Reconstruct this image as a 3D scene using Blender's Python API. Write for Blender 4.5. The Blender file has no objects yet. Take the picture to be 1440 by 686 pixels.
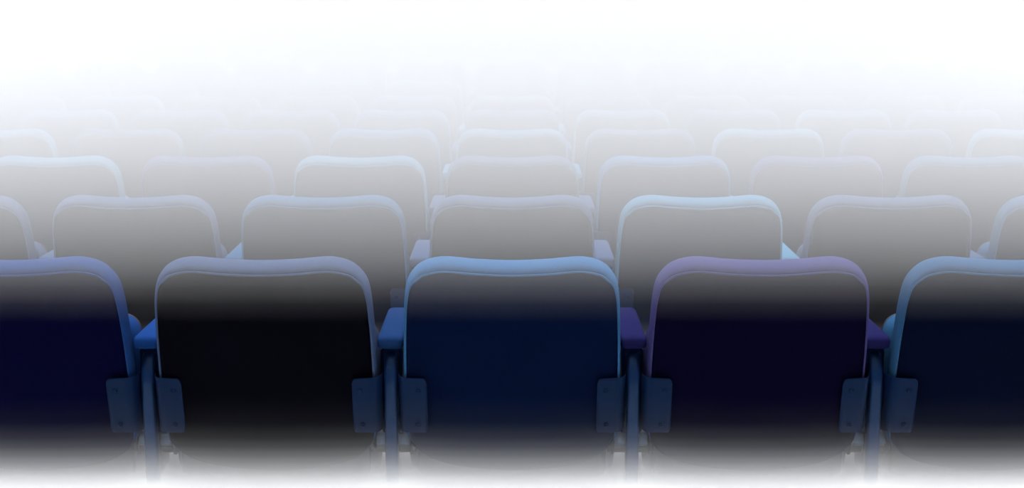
import bpy, math, random
from mathutils import Vector

# ------------------------------------------------------------------ camera
SC = bpy.context.scene
COL = SC.collection
PITCH = math.atan(355 / 1859)
CAM_H = 1.453
cd = bpy.data.cameras.new('camera')
cd.sensor_width = 36
cd.lens = 1859 / 1440 * 36
cd.clip_start = .05
cd.dof.use_dof = True
cd.dof.focus_distance = 3.0
cd.dof.aperture_fstop = 9
cam = bpy.data.objects.new('camera', cd)
COL.objects.link(cam)
cam.location = (0, 0, CAM_H)
cam.rotation_euler = (math.pi / 2 - PITCH, 0, 0)
SC.camera = cam

# ------------------------------------------------------------------ light
SKY_FRONT = 1.0      # brightness of the lit stage end and ceiling
SKY_UP = .9
SKY_BACK = .10        # unlit rear of the hall
SUN = 7.4
w = bpy.data.worlds.new('hall_light')
SC.world = w
w.use_nodes = True
nt = w.node_tree
nt.nodes.clear()
tc = nt.nodes.new('ShaderNodeTexCoord')
sep = nt.nodes.new('ShaderNodeSeparateXYZ')
nt.links.new(tc.outputs['Generated'], sep.inputs[0])
fr = nt.nodes.new('ShaderNodeMapRange')
fr.interpolation_type = 'SMOOTHSTEP'
fr.inputs['From Min'].default_value = -.15
fr.inputs['From Max'].default_value = .55
fr.inputs['To Min'].default_value = SKY_BACK
fr.inputs['To Max'].default_value = SKY_FRONT
nt.links.new(sep.outputs['Y'], fr.inputs['Value'])
up = nt.nodes.new('ShaderNodeMapRange')
up.interpolation_type = 'SMOOTHSTEP'
up.inputs['From Min'].default_value = .5
up.inputs['From Max'].default_value = .9
up.inputs['To Min'].default_value = 0
up.inputs['To Max'].default_value = SKY_UP
nt.links.new(sep.outputs['Z'], up.inputs['Value'])
mx = nt.nodes.new('ShaderNodeMath')
mx.operation = 'MAXIMUM'
nt.links.new(fr.outputs[0], mx.inputs[0])
nt.links.new(up.outputs[0], mx.inputs[1])
bg = nt.nodes.new('ShaderNodeBackground')
bg.inputs['Color'].default_value = (.975, .985, 1, 1)
nt.links.new(mx.outputs[0], bg.inputs['Strength'])
wo = nt.nodes.new('ShaderNodeOutputWorld')
nt.links.new(bg.outputs[0], wo.inputs['Surface'])

sd = bpy.data.lights.new('added_overhead_sun', 'SUN')
sd.energy = SUN
sd.angle = math.radians(12)
sd.color = (.97, .985, 1)
sun = bpy.data.objects.new('added_overhead_sun', sd)
COL.objects.link(sun)
sun.location = (0, 12, 9)
# added sun lamp, almost straight down, to whiten mist and light the rows
sun.rotation_euler = Vector((0, .08, -1)).to_track_quat('-Z', 'Y').to_euler()

vs = SC.view_settings
vs.view_transform = 'Standard'
vs.look = 'None'
vs.exposure = 0
vs.gamma = 1
vs.use_curve_mapping = False
SC.cycles.volume_bounces = 12
SC.cycles.max_bounces = 14
SC.cycles.transparent_max_bounces = 32

# ------------------------------------------------------------------ materials
def principled(name, col, rough=.6, metal=0.0, sheen=0.0, bump=None, spec=.5, tint=None):
    m = bpy.data.materials.new(name)
    m.use_nodes = True
    t = m.node_tree
    b = t.nodes['Principled BSDF']
    b.inputs['Roughness'].default_value = rough
    b.inputs['Metallic'].default_value = metal
    b.inputs['Specular IOR Level'].default_value = spec
    b.inputs['Base Color'].default_value = (*col, 1)
    if tint:
        b.inputs['Specular Tint'].default_value = (*tint, 1)
    if bump:
        scale, var, strength = bump
        co = t.nodes.new('ShaderNodeTexCoord')
        nz = t.nodes.new('ShaderNodeTexNoise')
        nz.inputs['Scale'].default_value = scale
        nz.inputs['Detail'].default_value = 5
        t.links.new(co.outputs['Object'], nz.inputs['Vector'])
        mr = t.nodes.new('ShaderNodeMapRange')
        mr.inputs['From Min'].default_value = .3
        mr.inputs['From Max'].default_value = .7
        mr.inputs['To Min'].default_value = 1 - var
        mr.inputs['To Max'].default_value = 1 + var
        t.links.new(nz.outputs['Fac'], mr.inputs['Value'])
        vm = t.nodes.new('ShaderNodeVectorMath')
        vm.operation = 'SCALE'
        vm.inputs[0].default_value = col
        t.links.new(mr.outputs[0], vm.inputs['Scale'])
        t.links.new(vm.outputs[0], b.inputs['Base Color'])
        bp = t.nodes.new('ShaderNodeBump')
        bp.inputs['Strength'].default_value = strength
        bp.inputs['Distance'].default_value = .001
        t.links.new(nz.outputs['Fac'], bp.inputs['Height'])
        t.links.new(bp.outputs[0], b.inputs['Normal'])
    return m

# upholstery (wrapped pad) colour, rear panel colour
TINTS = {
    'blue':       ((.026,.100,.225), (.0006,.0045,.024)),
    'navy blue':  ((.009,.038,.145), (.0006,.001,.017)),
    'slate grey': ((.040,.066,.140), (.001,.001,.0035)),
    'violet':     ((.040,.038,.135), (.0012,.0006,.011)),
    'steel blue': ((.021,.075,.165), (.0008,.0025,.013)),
    'shaded navy':  ((.008, .028, .095), (.001, .001, .01)),  # this and the next two: darkened pad colours that stand in for shade
    'shaded violet': ((.009, .009, .055), (.001, .001, .01)),
    'shaded blue': ((.006, .034, .15), (.001, .001, .01)),
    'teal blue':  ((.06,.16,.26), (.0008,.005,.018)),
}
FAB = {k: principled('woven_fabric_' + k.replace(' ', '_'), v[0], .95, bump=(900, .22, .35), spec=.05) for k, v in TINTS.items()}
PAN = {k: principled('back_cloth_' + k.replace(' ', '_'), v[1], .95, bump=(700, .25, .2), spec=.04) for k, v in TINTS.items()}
METAL = principled('painted_steel', (.0022, .0085, .034), .4, .0, bump=(60, .08, .03), spec=.16, tint=(.25, .5, 1))
POST = principled('painted_steel_tube', (.003, .012, .046), .32, .0, bump=(60, .08, .03), spec=.45, tint=(.3, .55, 1))
CAST = principled('bare_cast_metal', (.14,.19,.28), .35, .3, bump=(80, .12, .1))
RUBBER = principled('black_plastic', (.006, .007, .014), .5, bump=(90, .1, .05))
PANSEAT = principled('seat_shell_plastic', (.02, .022, .035), .5, bump=(200, .15, .1), spec=.2)
FLOOR = principled('polished_concrete', (.10, .11, .14), .5, bump=(6, .15, .15))
WALL = principled('pale_painted_plaster', (.75, .77, .8), .8, bump=(12, .04, .1))
FLOOR2 = principled('step_nosing_concrete', (.13, .14, .17), .5, bump=(9, .15, .15))

def haze_mat(name, dens, g=.25, absorb=0.0):
    m = bpy.data.materials.new(name)
    m.use_nodes = True
    t = m.node_tree
    t.nodes.clear()
    o = t.nodes.new('ShaderNodeOutputMaterial')
    v = t.nodes.new('ShaderNodeVolumeScatter')
    v.inputs['Color'].default_value = (1, 1, 1, 1)
    v.inputs['Density'].default_value = dens
    v.inputs['Anisotropy'].default_value = g
    v.inputs['Density'].default_value = dens * (1 - absorb)
    ab = t.nodes.new('ShaderNodeVolumeAbsorption')
    ab.inputs['Color'].default_value = (0, .02, .15, 1)
    ab.inputs['Density'].default_value = dens * absorb
    ad = t.nodes.new('ShaderNodeAddShader')
    t.links.new(v.outputs[0], ad.inputs[0])
    t.links.new(ab.outputs[0], ad.inputs[1])
    t.links.new(ad.outputs[0], o.inputs['Volume'])
    return m

# ------------------------------------------------------------------ mesh helpers
def mesh_obj(name, verts, faces, mat, parent=None, smooth=True, loc=(0, 0, 0), sharp=None):
    me = bpy.data.meshes.new(name)
    me.from_pydata([tuple(v) for v in verts], [], faces)
    me.validate()
    me.update()
    me.materials.append(mat)
    o = bpy.data.objects.new(name, me)
    COL.objects.link(o)
    o.location = loc
    if parent:
        o.parent = parent
    if smooth:
        me.polygons.foreach_set('use_smooth', [True] * len(me.polygons))
        if sharp:
            me.set_sharp_from_angle(angle=math.radians(sharp))
    return o

class MB:
    def __init__(s):
        s.v, s.f = [], []
    def add(s, v, f):
        n = len(s.v)
        s.v += [Vector(p) for p in v]
        s.f += [[i + n for i in q] for q in f]
    def loft(s, rings, cap0=True, cap1=True, closed=True):
        n = len(rings[0])
        v = [p for r in rings for p in r]
        f = []
        for a in range(len(rings) - 1):
            for i in range(n if closed else n - 1):
                j = (i + 1) % n
                f.append([a * n + i, a * n + j, (a + 1) * n + j, (a + 1) * n + i])
        if cap0:
            f.append(list(range(n))[::-1])
        if cap1:
            f.append([(len(rings) - 1) * n + i for i in range(n)])
        s.add(v, f)
    def box(s, c, d, r=.003, rot=None):
        """box with chamfered edges, centre c, size d"""
        hx, hy, hz = d[0] / 2, d[1] / 2, d[2] / 2
        r = min(r, hx * .9, hy * .9, hz * .9)
        rings = []
        for z, k in ((-hz, r), (-hz + r * .3, r * .3), (-hz + r, 0), (hz - r, 0), (hz - r * .3, r * .3), (hz, r)):
            ring = []
            for sx, sy in ((1, 1), (-1, 1), (-1, -1), (1, -1)):
                a0 = {(1, 1): 0, (-1, 1): 90, (-1, -1): 180, (1, -1): 270}[(sx, sy)]
                for q in range(4):
                    a = math.radians(a0 + q * 30)
                    ring.append(Vector((sx * (hx - r) + math.cos(a) * (r - k), sy * (hy - r) + math.sin(a) * (r - k), z)))
            rings.append(ring)
        if rot:
            rings = [[rot @ p for p in q] for q in rings]
        rings = [[p + Vector(c) for p in q] for q in rings]
        s.loft(rings)
    def cyl(s, a, b, r, n=20, ch=.0):
        a, b = Vector(a), Vector(b)
        d = (b - a).normalized()
        u = d.orthogonal().normalized()
        w_ = d.cross(u)
        L = (b - a).length
        prof = [(0, r - ch), (ch, r), (L - ch, r), (L, r - ch)] if ch else [(0, r), (L, r)]
        s.loft([[a + d * t + (u * math.cos(2 * math.pi * i / n) + w_ * math.sin(2 * math.pi * i / n)) * q for i in range(n)] for t, q in prof])
    def build(s, name, mat, parent=None, sharp=40):
        return mesh_obj(name, s.v, s.f, mat, parent, True, sharp=sharp)

def catmull(pts, n):
    out = []
    P = [pts[0]] + pts + [pts[-1]]
    P[0] = (-pts[1][0], pts[1][1])          # mirrored end points keep the centre flat
    P[-1] = (-pts[-2][0], pts[-2][1])
    for i in range(1, len(P) - 2):
        p0, p1, p2, p3 = [Vector(q) for q in P[i - 1:i + 3]]
        for k in range(n):
            t = k / n
            out.append(.5 * ((2 * p1) + (p2 - p0) * t + (2 * p0 - 5 * p1 + 4 * p2 - p3) * t * t + (3 * p1 - p0 - 3 * p2 + p3) * t ** 3))
    out.append(Vector(pts[-1]))
    return out

def outline(half, n=5):
    """closed loop (x, z) from a right half that runs top centre -> bottom centre"""
    h = catmull(half, n)
    loop = h + [Vector((-p.x, p.y)) for p in h[-2:0:-1]]
    # outward normals
    N = []
    m = len(loop)
    for i in range(m):
        t = loop[(i + 1) % m] - loop[i - 1]
        nn = Vector((-t.y, t.x)).normalized()   # loop runs clockwise seen from the rear
        N.append(nn)
    return loop, N

def inset(loop, N, d, dt=0.0, db=0.0):
    """move inwards by d, by dt more where the edge faces up and by db more where it faces down"""
    return [p - n * (d + dt * max(0, n.y) + db * max(0, -n.y)) for p, n in zip(loop, N)]

def shrink(ring, k, c):
    return [Vector(((p.x - c[0]) * k + c[0], (p.y - c[1]) * k + c[1])) for p in ring]

# ------------------------------------------------------------------ the theatre chair
D0 = 2.862            # distance of the nearest row of backs
SEAT = .563            # spacing along a row
ROWS = [0, .971, 1.93, 2.877, 3.827, 4.724, 5.567, 6.388]   # distance of each row behind the nearest
TOP = .862
RISE = [.009, 0, 0, .003, .003, .006, .039, .105]   # floor level under each row
LEAN = math.tan(math.radians(10.5))

def lean(x, y, z):
    return Vector((x, y + (TOP - z) * LEAN + .22 * x * x, z))

def px_half():
    """right half of the backrest outline, in metres"""
    pts = [(0, 368.5), (49, 366.8), (71, 365), (93, 363.6), (108, 365.2), (121, 369), (132, 375.5), (141, 385.5), (146.5, 396), (149.5, 411), (151, 435),
           (151.5, 480), (150.5, 540), (149, 585), (146, 607), (139, 622), (121, 638), (90, 649), (45, 655.5), (0, 657.5)]
    out = []
    for hx, y in pts:
        a = math.tan(PITCH + math.atan((y - 343) / 1859))
        z = TOP
        for _ in range(20):
            Dd = D0 + (TOP - z) * LEAN + .02
            z = CAM_H - RISE[0] - Dd * a
        axis = Dd * math.cos(PITCH) + (CAM_H - RISE[0] - z) * math.sin(PITCH)
        out.append((hx * 1.012 * axis / 1859, z))
    return out

BACK, BN = outline(px_half(), 6)
ZC = (.86 + .36) / 2

def build_chair(tint):
    root = bpy.data.objects.new('theatre_chair', None)
    root.empty_display_size = .2
    COL.objects.link(root)
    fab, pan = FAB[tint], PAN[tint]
    # --- upholstered backrest pad
    b = MB()
    R = []
    for d, dt, db, y in ((.030, .030, 0, .020), (.0065, .0245, -.004, .014), (.0048, .0227, -.003, .004), (.0032, .0183, -.002, .0015), (.0016, .0114, -.001, .005),
                         (.0005, .0055, 0, .014), (0, .0012, 0, .024), (-.0005, 0, 0, .034), (0, 0, 0, .044), (.003, .003, 0, .054), (.008, .009, 0, .063),
                         (.017, .018, 0, .071), (.032, .03, 0, .076)):
        R.append([lean(p.x, y, p.y) for p in inset(BACK, BN, d, dt, db)])
    base = inset(BACK, BN, .034, .03)
    for k in (.9, .7, .45, .2, .04):
        y = .076 + .012 * (1 - k)
        R.append([lean(p.x, y, p.y) for p in shrink(base, k, (0, ZC))])
    b.loft(R[::-1])
    back = b.build('backrest', fab, root, sharp=80)
    # piping cord sewn around the rear panel
    c = MB()
    path = inset(BACK, BN, .0047, .0236, -.003)
    rr = .0026
    n = len(path)
    rings = []
    for i in range(n):
        t = (path[(i + 1) % n] - path[i - 1]).normalized()
        nn = Vector((-t.y, t.x))
        rings.append([lean(path[i].x + nn.x * rr * math.cos(a), .0015 + .012 * max(0, -BN[i].y) + rr * math.sin(a), path[i].y + nn.y * rr * math.cos(a))
                      for a in [2 * math.pi * k / 8 for k in range(8)]])
    rings.append(rings[0])
    c.loft(rings, False, False)
    c.build('piping', fab, back, sharp=80)
    # --- rear panel
    b = MB()
    R = [[lean(p.x, .016, p.y) for p in inset(BACK, BN, .0056, .0244, -.006)],
         [lean(p.x, .004, p.y) for p in inset(BACK, BN, .0059, .0246, -.006)],
         [lean(p.x, .0015, p.y) for p in inset(BACK, BN, .0076, .0264, -.006)]]
    base = inset(BACK, BN, .0076, .0264, -.006)
    for k in (.96, .85, .65, .4, .2, .04):
        R.append([lean(p.x, .0015 - .006 * (1 - k * k), p.y) for p in shrink(base, k, (0, ZC))])
    b.loft(R)
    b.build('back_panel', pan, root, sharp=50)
    # --- tip-up seat, folded
    half = [(0, .702), (.12, .702), (.185, .695), (.222, .682), (.241, .650), (.2525, .57), (.251, .42), (.246, .33), (.236, .285), (.205, .262), (.1, .255), (0, .254)]
    S, SN = outline(half, 5)
    def st(x, y, z):
        return Vector((x, y + .135 + (.70 - z) * .07, z))
    b = MB()
    R = []
    for k in (.04, .4, .8):
        R.append([st(p.x, .012 - .012 * (1 - k), p.y) for p in shrink(inset(S, SN, .02), k, (0, .47))])
    for d, y in ((.020, .010), (.010, .014), (.004, .022), (0, .036), (0, .058), (.003, .074), (.008, .082)):
        R.append([st(p.x, y, p.y) for p in inset(S, SN, d)])
    b.loft(R)
    seat = b.build('seat', fab, root, sharp=80)
    b = MB()
    R = [[st(p.x, y, p.y) for p in inset(S, SN, d)] for d, y in ((.012, .078), (.006, .083), (.006, .09), (.012, .104), (.03, .114))]
    for k in (.8, .4, .04):
        R.append([st(p.x, .114 + .006 * (1 - k), p.y) for p in shrink(inset(S, SN, .03), k, (0, .47))])
    b.loft(R)
    b.build('seat_shell', PANSEAT, seat, sharp=60)
    # lower shell under the backrest, seen as a dark lip below it
    b = MB()
    R = []
    for z, hw, y0, y1 in ((.262, .196, .150, .175), (.275, .214, .140, .176), (.32, .222, .128, .174), (.40, .224, .122, .166), (.43, .220, .124, .16)):
        ring = []
        for sx, yy in ((1, y0), (1, y1), (-1, y1), (-1, y0)):
            ring.append((sx, yy))
        pts = [Vector((-hw, y0 + .012, z)), Vector((-hw + .02, y0, z)), Vector((hw - .02, y0, z)), Vector((hw, y0 + .012, z)), Vector((hw, y1, z)), Vector((-hw, y1, z))]
        R.append(pts)
    b.loft(R)
    b.build('lower_panel', PANSEAT, root, sharp=35)
    # seat hinges either side: a round pivot under a slanted cast arm
    for sx in (-1, 1):
        h = MB()
        h.cyl((sx * .226, .150, .378), (sx * .2715, .150, .378), .015, 24, .003)
        h.cyl((sx * .236, .150, .378), (sx * .243, .150, .378), .021, 24, .002)
        hb = h.build('hinge', RUBBER, root, sharp=40)
        a = MB()
        rings = []
        for y, z, hh in ((.118, .405, .010), (.128, .402, .015), (.152, .394, .020), (.188, .380, .013)):
            x0, x1 = sx * .243, sx * .2685
            rings.append([Vector((x0, y, z - hh)), Vector((x1, y, z - hh)), Vector((x1, y + .012, z + hh)), Vector((x0, y + .012, z + hh))])
        a.loft(rings)
        a.build('hinge_arm', CAST, hb, sharp=30)
    return root

# ------------------------------------------------------------------ the armrest stand between two chairs
def build_stand(tint):
    root = bpy.data.objects.new('armrest_stand', None)
    root.empty_display_size = .1
    COL.objects.link(root)
    # bent post: oval bar that rises and curls forward under the arm pad
    pts = [(.096, .012), (.096, .30), (.096, .50), (.096, .545), (.098, .568), (.104, .589), (.115, .607), (.133, .619), (.18, .621), (.30, .621)]
    b = MB()
    rings = []
    n = 20
    for i, (y, z) in enumerate(pts):
        p0 = pts[max(0, i - 1)]
        p1 = pts[min(len(pts) - 1, i + 1)]
        t = Vector((0, p1[0] - p0[0], p1[1] - p0[1])).normalized()
        u = Vector((1, 0, 0))
        v = t.cross(u)
        k = 1 if z < .58 else .75
        ring = []
        for q in range(n):
            a = 2 * math.pi * q / n
            ca, sa = math.cos(a), math.sin(a)
            e = .55
            ring.append(Vector((0, y, z)) + u * (.0155 * math.copysign(abs(ca) ** e, ca)) + v * (.016 * k * math.copysign(abs(sa) ** e, sa)))
        rings.append(ring)
    b.loft(rings)
    b.build('post', POST, root, sharp=70)
    # side plate behind the post, which carries brackets and hinges
    b = MB()
    b.box((0, .165, .36), (.012, .12, .50), .004)
    b.box((0, .220, .524), (.050, .21, .208), .008)  # wide filler block added to keep bright mist from showing beside the post
    b.build('side_plate_with_filler', METAL, root)
    # arm pad
    b = MB()
    rings = []
    L0, L1 = .086, .385
    for y, k in ((L0 + .0, .0), (L0 + .001, .35), (L0 + .004, .65), (L0 + .010, .88), (L0 + .018, 1), (L1 - .02, 1), (L1 - .008, .85), (L1 - .002, .5), (L1, 0)):
        hw, hh = .0235 + .0068 * k, .008 + .0085 * k
        if k == 0:
            hw, hh = .018, .006
        ring = []
        for q in range(28):
            a = 2 * math.pi * q / 28
            ca, sa = math.cos(a), math.sin(a)
            ring.append(Vector((hw * math.copysign(abs(ca) ** .45, ca), y, .6475 + hh * math.copysign(abs(sa) ** .5, sa))))
        rings.append(ring)
    b.loft(rings[::-1])
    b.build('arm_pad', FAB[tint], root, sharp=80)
    # brackets bolted to the backs of the two neighbouring chairs
    for sx in (-1, 1):
        b = MB()
        def prof(k, off):
            # k 0..1 from the outer edge to the post
            if k < .62:
                x = .086 - (.086 - .037) * (k / .62)
                y = 0
            else:
                a = (k - .62) / .38 * math.pi / 2
                x = .037 - .021 * math.sin(a)
                y = .068 * (1 - math.cos(a))
            return x, y + off
        top, bot = .5765, .436
        cols = []
        ks = [0, .03, .07, .12, .2, .35, .5, .62, .70, .78, .86, .93, 1]
        T = .0035
        for k in ks:
            x, y = prof(k, 0)
            # rounded outer corners; the inner end sweeps up towards the post
            rc = 0
            if k < .12:
                rc = .014 * (1 - math.sqrt(max(0, 1 - (1 - k / .12) ** 2)))
            zt = top - rc - .003 * (1 - k)
            zb = bot + rc + .002 * k
            cols.append((x, y, zt, zb))
        def base(z):
            return (TOP - z) * LEAN + .22 * .2 * .2 - .0115
        rings = []
        for x, y, zt, zb in cols:
            ring = []
            for z, o in ((zt, 0), (zt - .0015, -.0012), (zb + .0015, -.0012), (zb, 0), (zb, T), (zt, T)):
                ring.append(Vector((sx * x, base(z) + y + o, z)))
            rings.append(ring)
        b.loft(rings)
        br = b.build('bracket', METAL, root, sharp=40)
        for zz, xx in ((.5445, .0665), (.4575, .0635)):
            c = MB()
            y = base(zz) - .001
            c.cyl((sx * xx, y - .0035, zz), (sx * xx, y + .002, zz), .0062, 18, .0018)
            c.cyl((sx * xx, y - .0055, zz), (sx * xx, y - .003, zz), .0034, 6, .0006)
            c.build('bolt', METAL, br, sharp=35)
    # foot
    b = MB()
    b.box((0, .13, .006), (.075, .22, .012), .004)
    b.build('foot', METAL, root)
    return root

# ------------------------------------------------------------------ copies
def copy_tree(o, parent=None):
    c = o.copy()
    COL.objects.link(c)
    c.parent = parent
    for ch in o.children:
        copy_tree(ch, c)
    return c

T_ = {'b': 'blue', 'n': 'navy blue', 's': 'slate grey', 'v': 'violet', 'l': 'steel blue', 't': 'teal blue'}
PLAN = [  # left to right, one letter per chair
    'nsbvl',
    'sslstsl',
    'tvtsbvl',
    'tsvbtstvt',
    'bssbststs',
    'vbsvbtvslsb',
    'sbsvbtsbsvbss',
    'bssvsbtssbsvl',
]
ORD = ['nearest', 'second', 'third', 'fourth', 'fifth', 'sixth', 'seventh', 'farthest']
NUM = ['', 'first', 'second', 'third', 'fourth', 'fifth', 'sixth', 'seventh']

protos, stands = {}, {}
used = set()
def take(pool, builder, tint):
    if tint not in pool:
        pool[tint] = builder(tint)
        return pool[tint]
    return copy_tree(pool[tint])

for r, plan in enumerate(PLAN):
    half = len(plan) // 2
    y = D0 + ROWS[r]
    for i, ch in enumerate(plan):
        c = i - half
        tint = T_[ch]
        o = take(protos, build_chair, tint)
        o.location = (c * SEAT, y, RISE[r])
        if c == 0:
            where = 'in the centre of the'
        else:
            where = f"{NUM[abs(c)]} {'left' if c < 0 else 'right'} of centre in the"
        o['label'] = f"{tint} upholstered theatre chair, seen from behind, {where} {ORD[r]} row"
        o['category'] = 'chair'
        o['group'] = 'theatre chairs in straight rows'
    for i in range(len(plan) + 1):
        c = i - half - .5
        if abs(c) * SEAT * 1859 / (2.92 + ROWS[r]) > 750:
            continue
        nb = plan[min(max(i - (1 if c > 0 else 0), 0), len(plan) - 1)]
        tint = T_[nb]
        if r == 0:
            tint = {-1.5: 'shaded blue', -.5: 'shaded navy', .5: 'shaded violet', 1.5: 'shaded violet'}.get(c, tint)  # front-row arm pads: same upholstery, with shade put into the colour
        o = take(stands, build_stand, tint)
        o.location = (c * SEAT, y, RISE[r])
        k = int(abs(c) + .5)
        side = 'left' if c < 0 else 'right'
        o['label'] = f"{tint} padded armrest on steel post, {NUM[k]} to the {side} of centre, {ORD[r]} row"
        o['category'] = 'armrest'
        o['group'] = 'shared armrests between the theatre chairs'

# ------------------------------------------------------------------ floor and steps
def slab(name, x0, x1, y0, y1, z0, z1, mat):
    b = MB()
    b.box(((x0 + x1) / 2, (y0 + y1) / 2, (z0 + z1) / 2), (x1 - x0, y1 - y0, z1 - z0), .006)
    o = b.build(name, mat)
    o['kind'] = 'structure'
    return o
slab('floor', -6.2, 6.2, .6, 16, -.12, 0, FLOOR)
slab('trim_5', -6, 6, D0 - .25, D0 + .6, 0, RISE[0], FLOOR2)
for k, r in enumerate((3, 5, 6, 7)):
    y0 = D0 + ROWS[r] - .25
    y1 = {3: D0 + ROWS[5], 5: D0 + ROWS[6], 6: D0 + ROWS[7], 7: 16.25}[r] - .25
    slab(f'trim_{k + 1}', -6, 6, y0 + .001, y1, .0, RISE[r], FLOOR2)

slab('wall_left', -6.2, -6.0, .6, 16, 0, 2.6, WALL)
slab('wall_right', 6.0, 6.2, .6, 16, 0, 2.6, WALL)
slab('gap_blocker_far', -6, 6, D0 + 7.3, D0 + 7.4, 0, .84, FLOOR2)  # low slab added behind the last row to block bright gaps between chairs

# ------------------------------------------------------------------ haze
def layers(name, x, y0, y1, stack, label, g, absorb=0.0):
    """stack of touching layers (z0, z1, density) as one object"""
    verts, faces, mi = [], [], []
    o = None
    mats = []
    for i, (z0, z1, d) in enumerate(stack):
        n = len(verts)
        e = .0004
        verts += [(sx, sy, z) for z in (z0 + e, z1 - e) for sx, sy in ((-x, y0), (x, y0), (x, y1), (-x, y1))]
        faces += [[n + q for q in f] for f in ((3, 2, 1, 0), (4, 5, 6, 7), (0, 1, 5, 4), (1, 2, 6, 5), (2, 3, 7, 6), (3, 0, 4, 7))]
        mi += [i] * 6
        mats.append(haze_mat(f'{name}_{i}', d, g, absorb))
    me = bpy.data.meshes.new(name)
    me.from_pydata(verts, [], faces)
    for m in mats:
        me.materials.append(m)
    me.polygons.foreach_set('material_index', mi)
    o = bpy.data.objects.new(name, me)
    COL.objects.link(o)
    o['kind'] = 'stuff'
    o['label'] = label
    o['category'] = 'haze'
    return o

layers('haze', 5.95, 1.9, 14, [(.972, .998, .14), (.998, 1.022, .46), (1.022, 1.22, .66), (1.22, 1.37, .56), (1.37, 1.62, .95)],
       'white haze hanging over the rows of chairs, thickening towards the far end', .3, .16)
layers('ground_mist', 5.95, 1.4, 14, [(.05, .317, 75), (.317, .325, 42), (.325, .333, 24), (.333, .342, 13), (.342, .353, 7.5), (.353, .367, 4.6), (.367, .385, 3), (.385, .407, 1.9), (.407, .432, .85), (.432, .472, .26), (.472, .54, .03)],
       'dense white mist lying low around the legs of the chairs', 0)
